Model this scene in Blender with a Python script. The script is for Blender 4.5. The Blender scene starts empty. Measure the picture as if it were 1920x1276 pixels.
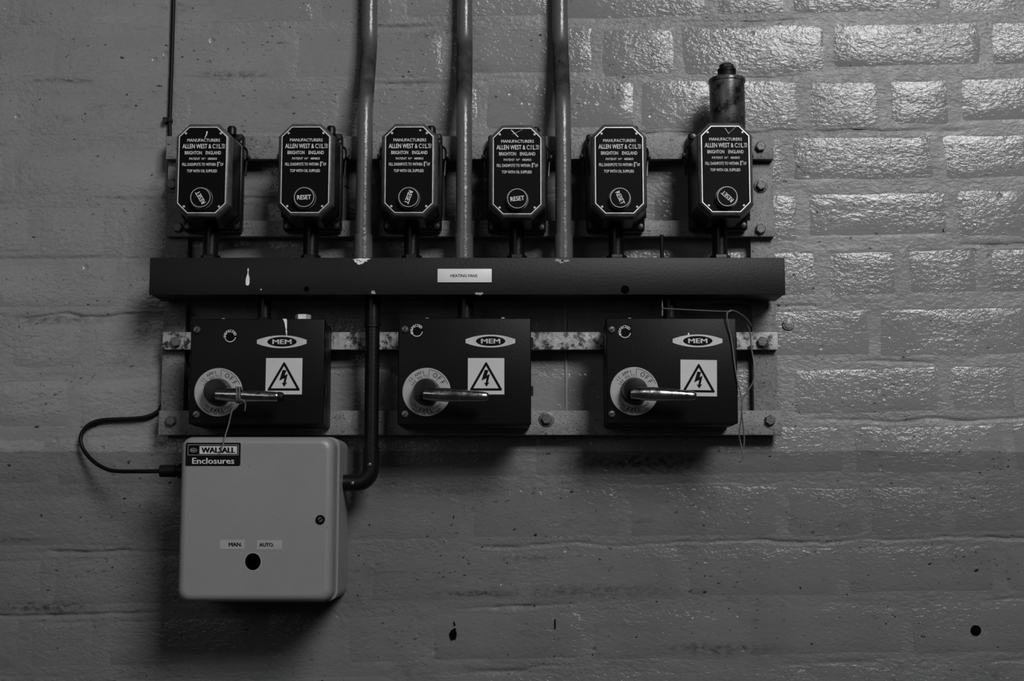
import bpy, bmesh, math, random
import numpy as np
from mathutils import Vector, Matrix

random.seed(7)
SC = bpy.context.scene
COL = SC.collection

# ------------------------------------------------------------------ camera
D = 1.80            # camera to wall
H = 1.30            # camera height
F = 2600.0          # focal length in pixels (1920 wide)
TH = math.atan(0.12)
cd = bpy.data.cameras.new('camera')
cam = bpy.data.objects.new('camera', cd)
COL.objects.link(cam)
cam.location = (0, -D, H)
cam.rotation_euler = (math.radians(90) + TH, 0, 0)
cd.sensor_width = 36.0
cd.lens = F / 1920 * 36.0
cd.clip_start = 0.01
SC.camera = cam

# ------------------------------------------------------------------ world, lamps, exposure
w = bpy.data.worlds.new('world')
SC.world = w
w.use_nodes = True
w.node_tree.nodes['Background'].inputs[0].default_value = (0.5, 0.5, 0.5, 1)
w.node_tree.nodes['Background'].inputs[1].default_value = 0.035


def area(name, loc, target, sx, sy, power):
    l = bpy.data.lights.new(name, 'AREA')
    l.shape = 'RECTANGLE'
    l.size = sx
    l.size_y = sy
    l.energy = power
    o = bpy.data.objects.new(name, l)
    COL.objects.link(o)
    o.location = loc
    o.rotation_euler = (Vector(target) - Vector(loc)).to_track_quat('-Z', 'Y').to_euler()
    return o


area('window_light', (1.40, -3.2, H + 2.32), (0.10, 0, H + 0.12), 1.2, 1.45, 138.0)
area('fill_light', (-1.7, -3.5, H + 1.0), (-0.3, 0, H + 0.2), 1.8, 1.4, 9.0)  # added fill to lift the left of the frame; no such lamp known
SC.view_settings.view_transform = 'Standard'
SC.view_settings.look = 'None'
SC.view_settings.gamma = 1.0
SC.view_settings.use_curve_mapping = False
SC.view_settings.exposure = 0.0


# ------------------------------------------------------------------ survey: photo pixel at depth d (mm in front of wall) -> x, z
def U(px, py, d):
    a, b = px - 960.0, 638.0 - py
    dy = F * math.cos(TH) - b * math.sin(TH)
    dz = F * math.sin(TH) + b * math.cos(TH)
    t = (D - d * 0.001) / dy
    return a * t, H + dz * t


# ------------------------------------------------------------------ materials
MATS = {}


def nmat(name):
    m = bpy.data.materials.new(name)
    m.use_nodes = True
    nt = m.node_tree
    return m, nt, nt.nodes['Principled BSDF']


def grey(v):
    return (v, v, v, 1)


def mat(name, col, rough=0.5, metal=0.0, var=0.0, vscale=60.0, bump=0.0, bscale=300.0, spec=0.5, speck=0.0, speck_col=0.01, sscale=220.0, rvar=0.0):
    m, nt, b = nmat(name)
    L = nt.links.new
    b.inputs['Roughness'].default_value = rough
    b.inputs['Metallic'].default_value = metal
    b.inputs['Specular IOR Level'].default_value = spec
    tc = nt.nodes.new('ShaderNodeNewGeometry')
    n = nt.nodes.new('ShaderNodeTexNoise')
    n.inputs['Scale'].default_value = vscale
    n.inputs['Detail'].default_value = 5
    n.inputs['Roughness'].default_value = 0.65
    L(tc.outputs['Position'], n.inputs['Vector'])
    r = nt.nodes.new('ShaderNodeMapRange')
    r.inputs[1].default_value = 0.3
    r.inputs[2].default_value = 0.7
    r.inputs[3].default_value = col * (1 - var)
    r.inputs[4].default_value = col * (1 + var)
    L(n.outputs['Fac'], r.inputs[0])
    out = r.outputs[0]
    if speck > 0:
        n2 = nt.nodes.new('ShaderNodeTexNoise')
        n2.inputs['Scale'].default_value = sscale
        n2.inputs['Detail'].default_value = 4
        n2.inputs['Roughness'].default_value = 0.7
        L(tc.outputs['Position'], n2.inputs['Vector'])
        r2 = nt.nodes.new('ShaderNodeMapRange')
        r2.inputs[1].default_value = 1 - speck - 0.05
        r2.inputs[2].default_value = 1 - speck + 0.05
        L(n2.outputs['Fac'], r2.inputs[0])
        mx = nt.nodes.new('ShaderNodeMix')
        mx.data_type = 'FLOAT'
        L(r2.outputs[0], mx.inputs[0])
        L(out, mx.inputs[2])
        mx.inputs[3].default_value = speck_col
        out = mx.outputs[0]
    L(out, b.inputs['Base Color'])
    if rvar > 0:
        r3 = nt.nodes.new('ShaderNodeMapRange')
        r3.inputs[1].default_value = 0.3
        r3.inputs[2].default_value = 0.7
        r3.inputs[3].default_value = max(0.03, rough - rvar)
        r3.inputs[4].default_value = min(1, rough + rvar)
        L(n.outputs['Fac'], r3.inputs[0])
        L(r3.outputs[0], b.inputs['Roughness'])
    if bump > 0:
        nb = nt.nodes.new('ShaderNodeTexNoise')
        nb.inputs['Scale'].default_value = bscale
        nb.inputs['Detail'].default_value = 3
        L(tc.outputs['Position'], nb.inputs['Vector'])
        bp = nt.nodes.new('ShaderNodeBump')
        bp.inputs['Distance'].default_value = bump
        bp.inputs['Strength'].default_value = 1.0
        L(nb.outputs['Fac'], bp.inputs['Height'])
        L(bp.outputs[0], b.inputs['Normal'])
    MATS[name] = m
    return m


PAINT_Z = U(960, 846, 0)[1]


def wall_mat(key, name, r0, r1, spec, k1):
    m, nt, b = nmat(name)
    L = nt.links.new
    N = nt.nodes.new
    g = N('ShaderNodeNewGeometry')
    sep = N('ShaderNodeSeparateXYZ')
    L(g.outputs['Position'], sep.inputs[0])

    def mapped(sx, sy, sz, rot=0.0):
        mp = N('ShaderNodeMapping')
        mp.inputs['Scale'].default_value = (sx, sy, sz)
        mp.inputs['Rotation'].default_value = (0, rot, 0)
        L(g.outputs['Position'], mp.inputs['Vector'])
        return mp.outputs[0]

    def noise(vec, scale, det=3, rough=0.55, dist=0.0):
        n = N('ShaderNodeTexNoise')
        n.inputs['Scale'].default_value = scale
        n.inputs['Detail'].default_value = det
        n.inputs['Roughness'].default_value = rough
        n.inputs['Distortion'].default_value = dist
        L(vec, n.inputs['Vector'])
        return n.outputs['Fac']

    def math_(op, a, c, clamp=False):
        x = N('ShaderNodeMath')
        x.operation = op
        x.use_clamp = clamp
        for i, v in enumerate((a, c)):
            if isinstance(v, (int, float)):
                x.inputs[i].default_value = v
            else:
                L(v, x.inputs[i])
        return x.outputs[0]

    def rng(f, a, c, d, e):
        r = N('ShaderNodeMapRange')
        for i, v in enumerate((a, c, d, e)):
            r.inputs[i + 1].default_value = v
        L(f, r.inputs[0])
        return r.outputs[0]
    pos = g.outputs['Position']
    # two-tone paint with a hand-cut edge
    wob = math_('MULTIPLY', math_('SUBTRACT', noise(pos, 22, 3), 0.5), 0.008)
    zz = math_('ADD', sep.outputs['Z'], wob)
    upper = rng(zz, PAINT_Z - 0.0008, PAINT_Z + 0.0008, 0.0, 1.0)
    mixv = N('ShaderNodeMix')
    mixv.data_type = 'FLOAT'
    L(upper, mixv.inputs[0])
    mixv.inputs[2].default_value = 0.118
    mixv.inputs[3].default_value = 0.178
    tone = math_('MULTIPLY', mixv.outputs[0], rng(noise(pos, 7, 4), 0.3, 0.7, 0.90, 1.08))
    # grime caught in the surface: smears and flecks
    smear = rng(noise(mapped(6, 6, 26), 1.0, 6, 0.7), 0.57, 0.74, 0.0, 0.6)
    grit = rng(noise(mapped(110, 110, 190), 1.0, 4, 0.65), 0.42, 0.62, 0.1, 1.0)
    fleck = math_('MULTIPLY', rng(noise(mapped(120, 120, 200), 1.0, 3, 0.6), 0.637, 0.68, 0.0, 0.85), rng(noise(mapped(9, 9, 18), 1.0, 4, 0.6), 0.46, 0.58, 0.0, 1.0))
    fleck2 = rng(noise(mapped(85, 85, 120), 1.0, 2, 0.5), 0.715, 0.735, 0.0, 0.9)
    dirt_patches = math_('MAXIMUM', math_('MULTIPLY', smear, grit), math_('MAXIMUM', fleck, fleck2))
    # an old stain, then dark patches set mostly along the bed joints
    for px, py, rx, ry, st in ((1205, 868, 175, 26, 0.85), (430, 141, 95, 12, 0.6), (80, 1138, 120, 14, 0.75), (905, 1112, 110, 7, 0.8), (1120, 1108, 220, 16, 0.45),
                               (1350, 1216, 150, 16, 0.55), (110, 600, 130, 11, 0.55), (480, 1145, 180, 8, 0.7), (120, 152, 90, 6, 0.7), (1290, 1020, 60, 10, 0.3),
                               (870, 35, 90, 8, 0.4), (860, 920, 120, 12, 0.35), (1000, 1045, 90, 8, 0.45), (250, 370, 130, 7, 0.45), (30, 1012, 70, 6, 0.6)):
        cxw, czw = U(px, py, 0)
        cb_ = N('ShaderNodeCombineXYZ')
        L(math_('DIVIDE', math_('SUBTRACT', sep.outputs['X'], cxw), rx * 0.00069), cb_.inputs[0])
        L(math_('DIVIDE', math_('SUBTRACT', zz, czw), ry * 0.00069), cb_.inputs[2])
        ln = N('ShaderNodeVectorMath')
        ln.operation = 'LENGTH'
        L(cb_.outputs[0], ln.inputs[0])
        dirt_patches = math_('MAXIMUM', dirt_patches, math_('MULTIPLY', rng(ln.outputs['Value'], 0.25, 1.0, st, 0.0), grit))
    colr = math_('MULTIPLY', tone, math_('SUBTRACT', 1.0, dirt_patches))
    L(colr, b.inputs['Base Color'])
    L(rng(noise(pos, 40, 3), 0.3, 0.7, r0, r1), b.inputs['Roughness'])
    L(rng(upper, 0.0, 1.0, spec * 0.5, spec), b.inputs['Specular IOR Level'])      # the lower coat is duller
    # relief of thick brushed gloss paint
    n1 = noise(mapped(120, 120, 200, 0.2), 1.0, 3, 0.55, 0.6)
    n2 = noise(mapped(260, 260, 380, -0.6), 1.0, 2, 0.5)
    n3 = noise(mapped(18, 18, 28), 1.0, 4, 0.6, 0.3)
    amp = rng(noise(mapped(5, 5, 8), 1.0, 2), 0.35, 0.65, 0.45, 1.25)
    hh = math_('ADD', math_('MULTIPLY', math_('MULTIPLY', n1, amp), k1), math_('MULTIPLY', math_('MULTIPLY', n2, amp), 0.00042))
    hh = math_('ADD', hh, math_('MULTIPLY', n3, 0.0022))
    vor = N('ShaderNodeTexVoronoi')
    vor.inputs['Scale'].default_value = 38
    L(pos, vor.inputs['Vector'])
    pits = rng(vor.outputs['Distance'], 0.06, 0.16, -0.0012, 0.0)
    hh = math_('ADD', hh, math_('MULTIPLY', pits, rng(noise(pos, 9, 2), 0.52, 0.60, 0.0, 1.0)))
    bp = N('ShaderNodeBump')
    bp.inputs['Distance'].default_value = 1.0
    bp.inputs['Strength'].default_value = 0.85
    L(hh, bp.inputs['Height'])
    L(bp.outputs[0], b.inputs['Normal'])
    MATS[key] = m


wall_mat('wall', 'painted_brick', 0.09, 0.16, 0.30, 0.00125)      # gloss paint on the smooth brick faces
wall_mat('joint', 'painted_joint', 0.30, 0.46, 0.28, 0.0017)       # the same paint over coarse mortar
mat('steel', 0.155, 0.55, 0.0, 0.22, 90, 0.0008, 420, speck=0.40, speck_col=0.03, sscale=330)
mat('worn_steel', 0.33, 0.5, 0.1, 0.4, 40, 0.0006, 300, speck=0.47, speck_col=0.02, sscale=75)
mat('bolt_steel', 0.085, 0.42, 0.3, 0.35, 200, 0.0003, 500)
mat('black_enamel', 0.0040, 0.36, 0.0, 0.3, 60, 0.0002, 260, spec=0.22)
mat('bezel_enamel', 0.055, 0.38, 0.0, 0.35, 80, 0.0003, 260, spec=0.45)
mat('black_plate', 0.0015, 0.5, 0.0, 0.1, 60, spec=0.06)
mat('black_rubber', 0.0035, 0.5, 0.0, 0.2, 60, spec=0.15)
mat('dark_trunking', 0.0080, 0.48, 0.0, 0.16, 14, 0.0002, 260, spec=0.2, speck=0.30, speck_col=0.012, sscale=40)
mat('switch_enamel', 0.0042, 0.40, 0.0, 0.18, 18, 0.0001, 300, spec=0.10)
mat('switch_side', 0.0045, 0.5, 0.0, 0.18, 18, spec=0.2)
mat('trim_metal', 0.62, 0.38, 0.55, 0.2, 140)
mat('print_white', 0.62, 0.6, 0.0, 0.12, 200)
mat('print_black', 0.003, 0.6, spec=0.06)
mat('label_white', 0.43, 0.5, 0.0, 0.05, 60)
mat('label_bright', 0.60, 0.5, 0.0, 0.05, 60)
mat('badge_silver', 0.42, 0.42, 0.2, 0.12, 120)
mat('dial_silver', 0.29, 0.42, 0.15, 0.12, 70)
mat('chrome', 0.36, 0.2, 1.0, 0.25, 90, 0.0003, 160, rvar=0.08)
mat('collar_metal', 0.10, 0.4, 0.3, 0.3, 100)
mat('boss_black', 0.004, 0.3, 0.0, 0.2, 60, spec=0.22)
mat('dark_metal', 0.018, 0.33, 0.6, 0.3, 80)
mat('screw_metal', 0.10, 0.35, 0.7, 0.3, 300)
mat('screw_bright', 0.75, 0.3, 0.6, 0.2, 300)
mat('enclosure_paint', 0.178, 0.42, 0.0, 0.05, 12, 0.00015, 420, speck=0.27, speck_col=0.06, sscale=110)
mat('tape_white', 0.25, 0.45, 0.0, 0.05, 80)
mat('tank_metal', 0.055, 0.28, 0.35, 0.75, 55, 0.0005, 90, speck=0.45, speck_col=0.006, sscale=60, rvar=0.12)
mat('twine', 0.10, 0.85, 0.0, 0.4, 700)
mat('wire_strand', 0.085, 0.55, 0.2, 0.3, 500)
mat('white_paint', 0.66, 0.5, 0.0, 0.15, 250)
mat('void', 0.002, 0.9, spec=0.0)


def conduit_mat():
    m, nt, b = nmat('conduit_paint')
    L = nt.links.new
    N = nt.nodes.new
    g = N('ShaderNodeNewGeometry')
    sep = N('ShaderNodeSeparateXYZ')
    L(g.outputs['Position'], sep.inputs[0])
    n = N('ShaderNodeTexNoise')
    n.inputs['Scale'].default_value = 45
    n.inputs['Detail'].default_value = 5
    n.inputs['Roughness'].default_value = 0.7
    L(g.outputs['Position'], n.inputs['Vector'])
    zlo, zhi = U(960, 215, 55)[1], U(960, 45, 30)[1]
    a = N('ShaderNodeMapRange')
    a.interpolation_type = 'SMOOTHSTEP'
    for i, v in enumerate((zlo, zlo + 0.045, 0, 1)):
        a.inputs[i + 1].default_value = v
    L(sep.outputs['Z'], a.inputs[0])
    c = N('ShaderNodeMapRange')
    c.interpolation_type = 'SMOOTHSTEP'
    for i, v in enumerate((zhi - 0.045, zhi, 1, 0)):
        c.inputs[i + 1].default_value = v
    L(sep.outputs['Z'], c.inputs[0])
    mu = N('ShaderNodeMath')
    mu.operation = 'MULTIPLY'
    L(a.outputs[0], mu.inputs[0])
    L(c.outputs[0], mu.inputs[1])
    r = N('ShaderNodeMapRange')
    for i, v in enumerate((0.25, 0.6, 0.35, 1.0)):
        r.inputs[i + 1].default_value = v
    L(n.outputs['Fac'], r.inputs[0])
    m2 = N('ShaderNodeMath')
    m2.operation = 'MULTIPLY'
    L(mu.outputs[0], m2.inputs[0])
    L(r.outputs[0], m2.inputs[1])
    mx = N('ShaderNodeMix')
    mx.data_type = 'FLOAT'
    L(m2.outputs[0], mx.inputs[0])
    mx.inputs[2].default_value = 0.078
    mx.inputs[3].default_value = 0.022
    n2 = N('ShaderNodeTexNoise')
    n2.inputs['Scale'].default_value = 70
    n2.inputs['Detail'].default_value = 4
    L(g.outputs['Position'], n2.inputs['Vector'])
    r2 = N('ShaderNodeMapRange')
    for i, v in enumerate((0.66, 0.74, 1.0, 0.3)):
        r2.inputs[i + 1].default_value = v
    L(n2.outputs['Fac'], r2.inputs[0])
    m3 = N('ShaderNodeMath')
    m3.operation = 'MULTIPLY'
    L(mx.outputs[0], m3.inputs[0])
    L(r2.outputs[0], m3.inputs[1])
    L(m3.outputs[0], b.inputs['Base Color'])
    r3 = N('ShaderNodeMapRange')
    for i, v in enumerate((0, 0.7, 0.26, 0.85)):
        r3.inputs[i + 1].default_value = v
    L(m2.outputs[0], r3.inputs[0])
    L(r3.outputs[0], b.inputs['Roughness'])
    r4 = N('ShaderNodeMapRange')
    for i, v in enumerate((0, 0.6, 0.5, 0.06)):
        r4.inputs[i + 1].default_value = v
    L(m2.outputs[0], r4.inputs[0])
    L(r4.outputs[0], b.inputs['Specular IOR Level'])
    bp = N('ShaderNodeBump')
    bp.inputs['Distance'].default_value = 0.0012
    L(n.outputs['Fac'], bp.inputs['Height'])
    L(bp.outputs[0], b.inputs['Normal'])
    MATS['conduit'] = m


conduit_mat()

# ------------------------------------------------------------------ object helpers (geometry is given in world coordinates)
WL = {}


def tag(o, label=None, cat=None, group=None, kind=None):
    if label:
        o['label'] = label
    if cat:
        o['category'] = cat
    if group:
        o['group'] = group
    if kind:
        o['kind'] = kind
    return o


def thing(name, label, cat, loc, group=None):
    o = bpy.data.objects.new(name, None)
    o.empty_display_size = 0.02
    COL.objects.link(o)
    o.location = loc
    WL[o.name] = Vector(loc)
    return tag(o, label, cat, group)


def obj(name, bm, material, parent=None, sharp=35, loc=None, smooth=True):
    if parent is not None:
        off = WL[parent.name]
    elif loc is not None:
        off = Vector(loc)
    else:
        xs = [v.co for v in bm.verts]
        off = Vector((sum(c.x for c in xs) / len(xs), max(c.y for c in xs), min(c.z for c in xs)))
    bmesh.ops.translate(bm, vec=-off, verts=bm.verts)
    bmesh.ops.recalc_face_normals(bm, faces=bm.faces)
    me = bpy.data.meshes.new(name)
    bm.to_mesh(me)
    bm.free()
    if smooth:
        me.polygons.foreach_set('use_smooth', [True] * len(me.polygons))
        me.set_sharp_from_angle(angle=math.radians(sharp))
    me.materials.append(MATS[material])
    o = bpy.data.objects.new(name, me)
    COL.objects.link(o)
    if parent is not None:
        o.parent = parent
    else:
        o.location = off
    WL[o.name] = off.copy()
    return o


def copy_tree(o, parent=None):
    c = o.copy()
    COL.objects.link(c)
    c.parent = parent
    WL[c.name] = WL[o.name].copy()
    for ch in o.children:
        copy_tree(ch, c)
    return c


def P(x, d, z):          # d in mm in front of the wall
    return Vector((x, -d * 0.001, z))


def nb():
    return bmesh.new()


def box(bm, x0, x1, d0, d1, z0, z1, bev=0.0, seg=2, rot=None):
    t = bmesh.new()
    r = bmesh.ops.create_cube(t, size=1.0)
    for v in t.verts:
        v.co = Vector(((x0 + x1) / 2 + v.co.x * (x1 - x0), -0.001 * ((d0 + d1) / 2 + v.co.y * (d1 - d0)), (z0 + z1) / 2 + v.co.z * (z1 - z0)))
    bmesh.ops.recalc_face_normals(t, faces=t.faces)
    if bev > 0:
        bmesh.ops.bevel(t, geom=list(t.edges), offset=bev, segments=seg, profile=0.5, affect='EDGES')
    if rot:
        c = Vector(((x0 + x1) / 2, -0.0005 * (d0 + d1), (z0 + z1) / 2))
        bmesh.ops.rotate(t, cent=c, matrix=Matrix.Rotation(rot, 3, 'Y'), verts=t.verts)
    merge(bm, t)


def merge(bm, t):
    m = bpy.data.meshes.new('tmp')
    t.to_mesh(m)
    t.free()
    bm.from_mesh(m)
    bpy.data.meshes.remove(m)


def loft(bm, rings, cap0=True, cap1=True):
    R = [[bm.verts.new(p) for p in ring] for ring in rings]
    n = len(R[0])
    for a, b in zip(R, R[1:]):
        for i in range(n):
            bm.faces.new((a[i], a[(i + 1) % n], b[(i + 1) % n], b[i]))
    if cap0:
        bm.faces.new(R[0][::-1])
    if cap1:
        bm.faces.new(R[-1])
    return R


def octa(cx, cz, hx, hz, ch):
    return [(cx - hx + ch, cz + hz), (cx + hx - ch, cz + hz), (cx + hx, cz + hz - ch), (cx + hx, cz - hz + ch),
            (cx + hx - ch, cz - hz), (cx - hx + ch, cz - hz), (cx - hx, cz - hz + ch), (cx - hx, cz + hz - ch)]


def rrect(cx, cz, hx, hz, r, seg=5):
    out = []
    for sx, sz, a0 in ((1, 1, 0), (-1, 1, 90), (-1, -1, 180), (1, -1, 270)):
        for k in range(seg + 1):
            a = math.radians(a0 + 90 * k / seg)
            out.append((cx + sx * (hx - r) + r * math.cos(a), cz + sz * (hz - r) + r * math.sin(a)))
    return out


def circ(cx, cz, r, n=24, rz=None):
    rz = rz or r
    return [(cx + r * math.cos(2 * math.pi * i / n), cz + rz * math.sin(2 * math.pi * i / n)) for i in range(n)]


def plate(bm, poly, d0, d1):
    loft(bm, [[P(x, d0, z) for x, z in poly], [P(x, d1, z) for x, z in poly]])


def turned(bm, cx, cz, prof, n=24):        # lathe about the depth axis; prof = [(r, d)...]
    loft(bm, [[P(x, d, z) for x, z in circ(cx, cz, max(r, 1e-5), n)] for r, d in prof])


def upright(bm, cx, d, prof, n=24):        # lathe about a vertical axis; prof = [(r, z)...]
    loft(bm, [[Vector((cx + max(r, 1e-5) * math.cos(2 * math.pi * i / n), -d * 0.001 + max(r, 1e-5) * math.sin(2 * math.pi * i / n), z)) for i in range(n)] for r, z in prof])


def spline(pts, k=8):
    pts = [Vector(p) for p in pts]
    out = []
    for i in range(len(pts) - 1):
        p0 = pts[max(i - 1, 0)]
        p1, p2 = pts[i], pts[i + 1]
        p3 = pts[min(i + 2, len(pts) - 1)]
        for j in range(k):
            t = j / k
            out.append(0.5 * ((2 * p1) + (-p0 + p2) * t + (2 * p0 - 5 * p1 + 4 * p2 - p3) * t * t + (-p0 + 3 * p1 - 3 * p2 + p3) * t ** 3))
    out.append(pts[-1])
    return out


def tube(bm, pts, r, n=10, radii=None):
    pts = [Vector(p) for p in pts]
    rings = []
    nrm = None
    for i, p in enumerate(pts):
        t = (pts[min(i + 1, len(pts) - 1)] - pts[max(i - 1, 0)]).normalized()
        if nrm is None:
            nrm = t.cross(Vector((0, 1, 0)))
            if nrm.length < 0.1:
                nrm = t.cross(Vector((1, 0, 0)))
        nrm = (nrm - t * nrm.dot(t)).normalized()
        b = t.cross(nrm)
        rr = radii[i] if radii else r
        rings.append([p + rr * (nrm * math.cos(2 * math.pi * k / n) + b * math.sin(2 * math.pi * k / n)) for k in range(n)])
    loft(bm, rings)


def strip(bm, a, b, wd, d, th=0.15):       # thin straight printed or scratched line
    ax, az = a
    bx_, bz = b
    v = Vector((bx_ - ax, bz - az)).normalized() * wd / 2
    poly = [(ax - v.y, az + v.x), (ax + v.y, az - v.x), (bx_ + v.y, bz - v.x), (bx_ - v.y, bz + v.x)]
    plate(bm, poly, d, d + th)


def blob(bm, cx, cz, rx, rz, d, th=0.4, n=16, jit=0.3, seed=0):
    rnd = random.Random(seed)
    poly = []
    for i in range(n):
        a = 2 * math.pi * i / n
        k = 1 + rnd.uniform(-jit, jit)
        poly.append((cx + rx * k * math.cos(a), cz + rz * k * math.sin(a)))
    plate(bm, poly, d, d + th)


# lettering ---------------------------------------------------------------
GLY = {}


def glyphs(s, bold):
    key = (s, bold)
    if key not in GLY:
        c = bpy.data.curves.new('t', 'FONT')
        c.body = s
        c.size = 1.0
        c.resolution_u = 2
        o = bpy.data.objects.new('t', c)
        COL.objects.link(o)
        dg = bpy.context.evaluated_depsgraph_get()
        me = bpy.data.meshes.new_from_object(o.evaluated_get(dg))
        vs = [(v.co.x, v.co.y) for v in me.vertices]
        fs = [tuple(p.vertices) for p in me.polygons]
        bpy.data.objects.remove(o)
        bpy.data.curves.remove(c)
        bpy.data.meshes.remove(me)
        GLY[key] = (vs, fs)
    return GLY[key]


def text(bm, s, cx, cz, wd, ht, d, rot=0.0, bold=0.012):
    """lettering centred on cx, cz, fitted to a width and a capital height (m)"""
    vs, fs = glyphs(s, 0)
    x0, x1 = min(v[0] for v in vs), max(v[0] for v in vs)
    y0, y1 = min(v[1] for v in vs), max(v[1] for v in vs)
    sx = wd / (x1 - x0) if wd else ht / (y1 - y0)
    sz = ht / (y1 - y0)
    c_, s_ = math.cos(rot), math.sin(rot)
    for k_, (du, dv) in enumerate(((0, 0),) if bold < 0.005 else ((0, 0), (-1, 0.4), (1, -0.4))):
        nv = []
        for x, y in vs:
            a, b = (x + du * bold - (x0 + x1) / 2) * sx, (y + dv * bold - (y0 + y1) / 2) * sz
            nv.append(bm.verts.new(P(cx + a * c_ - b * s_, d + 0.004 * k_, cz + a * s_ + b * c_)))
        for f in fs:
            try:
                bm.faces.new([nv[i] for i in f])
            except ValueError:
                pass


def arc_text(bm, s, cx, cz, r, a_mid, step, ht, d, bottom=False, bold=0.012, sx=1.0):
    n = len(s)
    for i, ch in enumerate(s):
        if ch == ' ':
            continue
        off = (i - (n - 1) / 2) * step
        a = math.radians(a_mid + off if bottom else a_mid - off)
        vs, fs = glyphs(ch, 0)
        wd = (max(v[0] for v in vs) - min(v[0] for v in vs)) * ht / 0.72 * sx
        text(bm, ch, cx + r * math.cos(a), cz + r * math.sin(a), wd, ht, d, a + math.pi / 2 if bottom else a - math.pi / 2, bold)


# ================================================================== THE WALL
rng_ = np.random.RandomState(3)


def vnoise(x, z, sx, sz, seed):
    r = np.random.RandomState(seed)
    T = r.rand(256, 256)
    u, v = x * sx + 100, z * sz + 100
    i, j = np.floor(u).astype(int), np.floor(v).astype(int)
    fu, fv = u - i, v - j
    fu, fv = fu * fu * (3 - 2 * fu), fv * fv * (3 - 2 * fv)
    g = lambda a, b: T[a % 256, b % 256]
    return (g(i, j) * (1 - fu) * (1 - fv) + g(i + 1, j) * fu * (1 - fv) + g(i, j + 1) * (1 - fu) * fv + g(i + 1, j + 1) * fu * fv) * 2 - 1


PITCH = 0.077
SLOPE = 0.016
Z592 = U(100, 592, 0)[1]
XL, XR = -1.15, 1.15
ZB, ZT = H - 0.50, H + 0.98


def zline(i, x):
    return Z592 + i * PITCH + SLOPE * (x + 0.6)


rowsA = {4: [1270, 1552, 1848], 3: [1340, 1508, 1659, 1790], 2: [1180, 1475, 1760]}
bricks = []
for i in range(-10, 13):
    rb = random.Random(100 + i)
    if i in rowsA:
        k = 0.5 * (zline(i, 0.4) + zline(i + 1, 0.4))
        js = [U(px, 638 - 0, 0)[0] * 1.0 for px in rowsA[i]]
        # same x at the height of this course
        t = (k - H) / D
        js = [(px - 960) * D / (F * math.cos(TH) - ((F * math.cos(TH) * t - F * math.sin(TH)) / (math.cos(TH) + t * math.sin(TH))) * math.sin(TH)) for px in rowsA[i]]
    else:
        js = [XL + rb.uniform(0, 0.2)]
    while js[0] > XL - 0.25:
        js.insert(0, js[0] - (0.205 if rb.random() < 0.75 else 0.104) - rb.uniform(-0.006, 0.006))
    while js[-1] < XR + 0.25:
        js.append(js[-1] + (0.205 if rb.random() < 0.75 else 0.104) + rb.uniform(-0.006, 0.006))
    for a, c in zip(js, js[1:]):
        if c < XL or a > XR:
            continue
        xm = (a + c) / 2
        gap = rb.uniform(0.009, 0.014)
        zc = (zline(i, xm) + zline(i + 1, xm)) / 2 + rb.uniform(-0.002, 0.002)
        bricks.append((xm, zc, c - a - gap, PITCH - gap, rb.uniform(-1.0, 1.4), i))

# mortar and paint skin between and around the bricks
STEP = 0.0045
STEPZ = 0.0018
gx = np.arange(XL, XR + STEP, STEP)
gz = np.arange(ZB, ZT + STEPZ, STEPZ)
X, Z = np.meshgrid(gx, gz)
hgt = 0.32 + 0.42 * vnoise(X, Z, 4, 6, 1) + 0.34 * vnoise(X, Z, 17, 26, 11) + 0.30 * vnoise(X, Z, 40, 60, 2) + 0.12 * vnoise(X, Z, 70, 120, 3)
hgt = np.maximum(hgt, 0.0)
crack = np.clip(vnoise(X, Z, 7, 5, 8) * 2.4 - 0.85, 0, 1)
for xm, zc, bw, bh, pr, i in bricks:
    ix = np.where(np.abs(gx - xm) < bw / 2)[0]
    iz = np.where(np.abs(gz - zc) < bh / 2 + 0.01)[0]
    if len(ix) == 0 or len(iz) == 0:
        continue
    sub = np.ix_(iz, ix)
    zz = Z[sub] - SLOPE * (X[sub] - xm)
    ex = bw / 2 - np.abs(X[sub] - xm)
    ez = bh / 2 - np.abs(zz - zc)
    dist = np.minimum(ex, ez)
    sink = np.clip(dist / 0.011, 0, 1)
    sink = sink * sink * (3 - 2 * sink)
    lev = 0.75 + pr * 0.12 - 0.9
    hgt[sub] = hgt[sub] * (1 - sink) + lev * sink - 1.2 * np.clip((dist - 0.011) / 0.008, 0, 1)
    lip = np.clip(1 - np.abs((zz - (zc + bh / 2 + 0.004))) / 0.005, 0, 1)
    hgt[sub] -= 2.4 * lip * crack[sub]
for i in range(-8, 13):       # open cracks wandering along the bed joints
    cl_ = zline(i, X) + 0.0035 * vnoise(X, X * 0 + i * 3.7, 22, 1, 40 + i) + 0.0012 * vnoise(X, X * 0 + i * 1.3, 110, 1, 80 + i)
    on = np.clip(vnoise(X, X * 0 + i * 5.1, 6, 1, 120 + i) * 2.6 - 0.35, 0, 1) * (0.55 + 0.45 * vnoise(X, X * 0 + i * 2.2, 60, 1, 160 + i))
    q = (Z - cl_)
    hgt -= on * (4.6 * np.exp(-(q / 0.0015) ** 2) + 0.9 * np.exp(-np.clip(q, 0, 1) / 0.006) * (q > 0))
nz, nx = X.shape
co = np.stack([X.ravel(), -hgt.ravel() * 0.001, Z.ravel()], 1)
idx = np.arange(nz * nx).reshape(nz, nx)
quads = np.stack([idx[:-1, :-1], idx[:-1, 1:], idx[1:, 1:], idx[1:, :-1]], -1).reshape(-1, 4)
me = bpy.data.meshes.new('wall_back')
me.vertices.add(len(co))
me.vertices.foreach_set('co', co.ravel())
me.loops.add(quads.size)
me.loops.foreach_set('vertex_index', quads.ravel())
me.polygons.add(len(quads))
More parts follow.
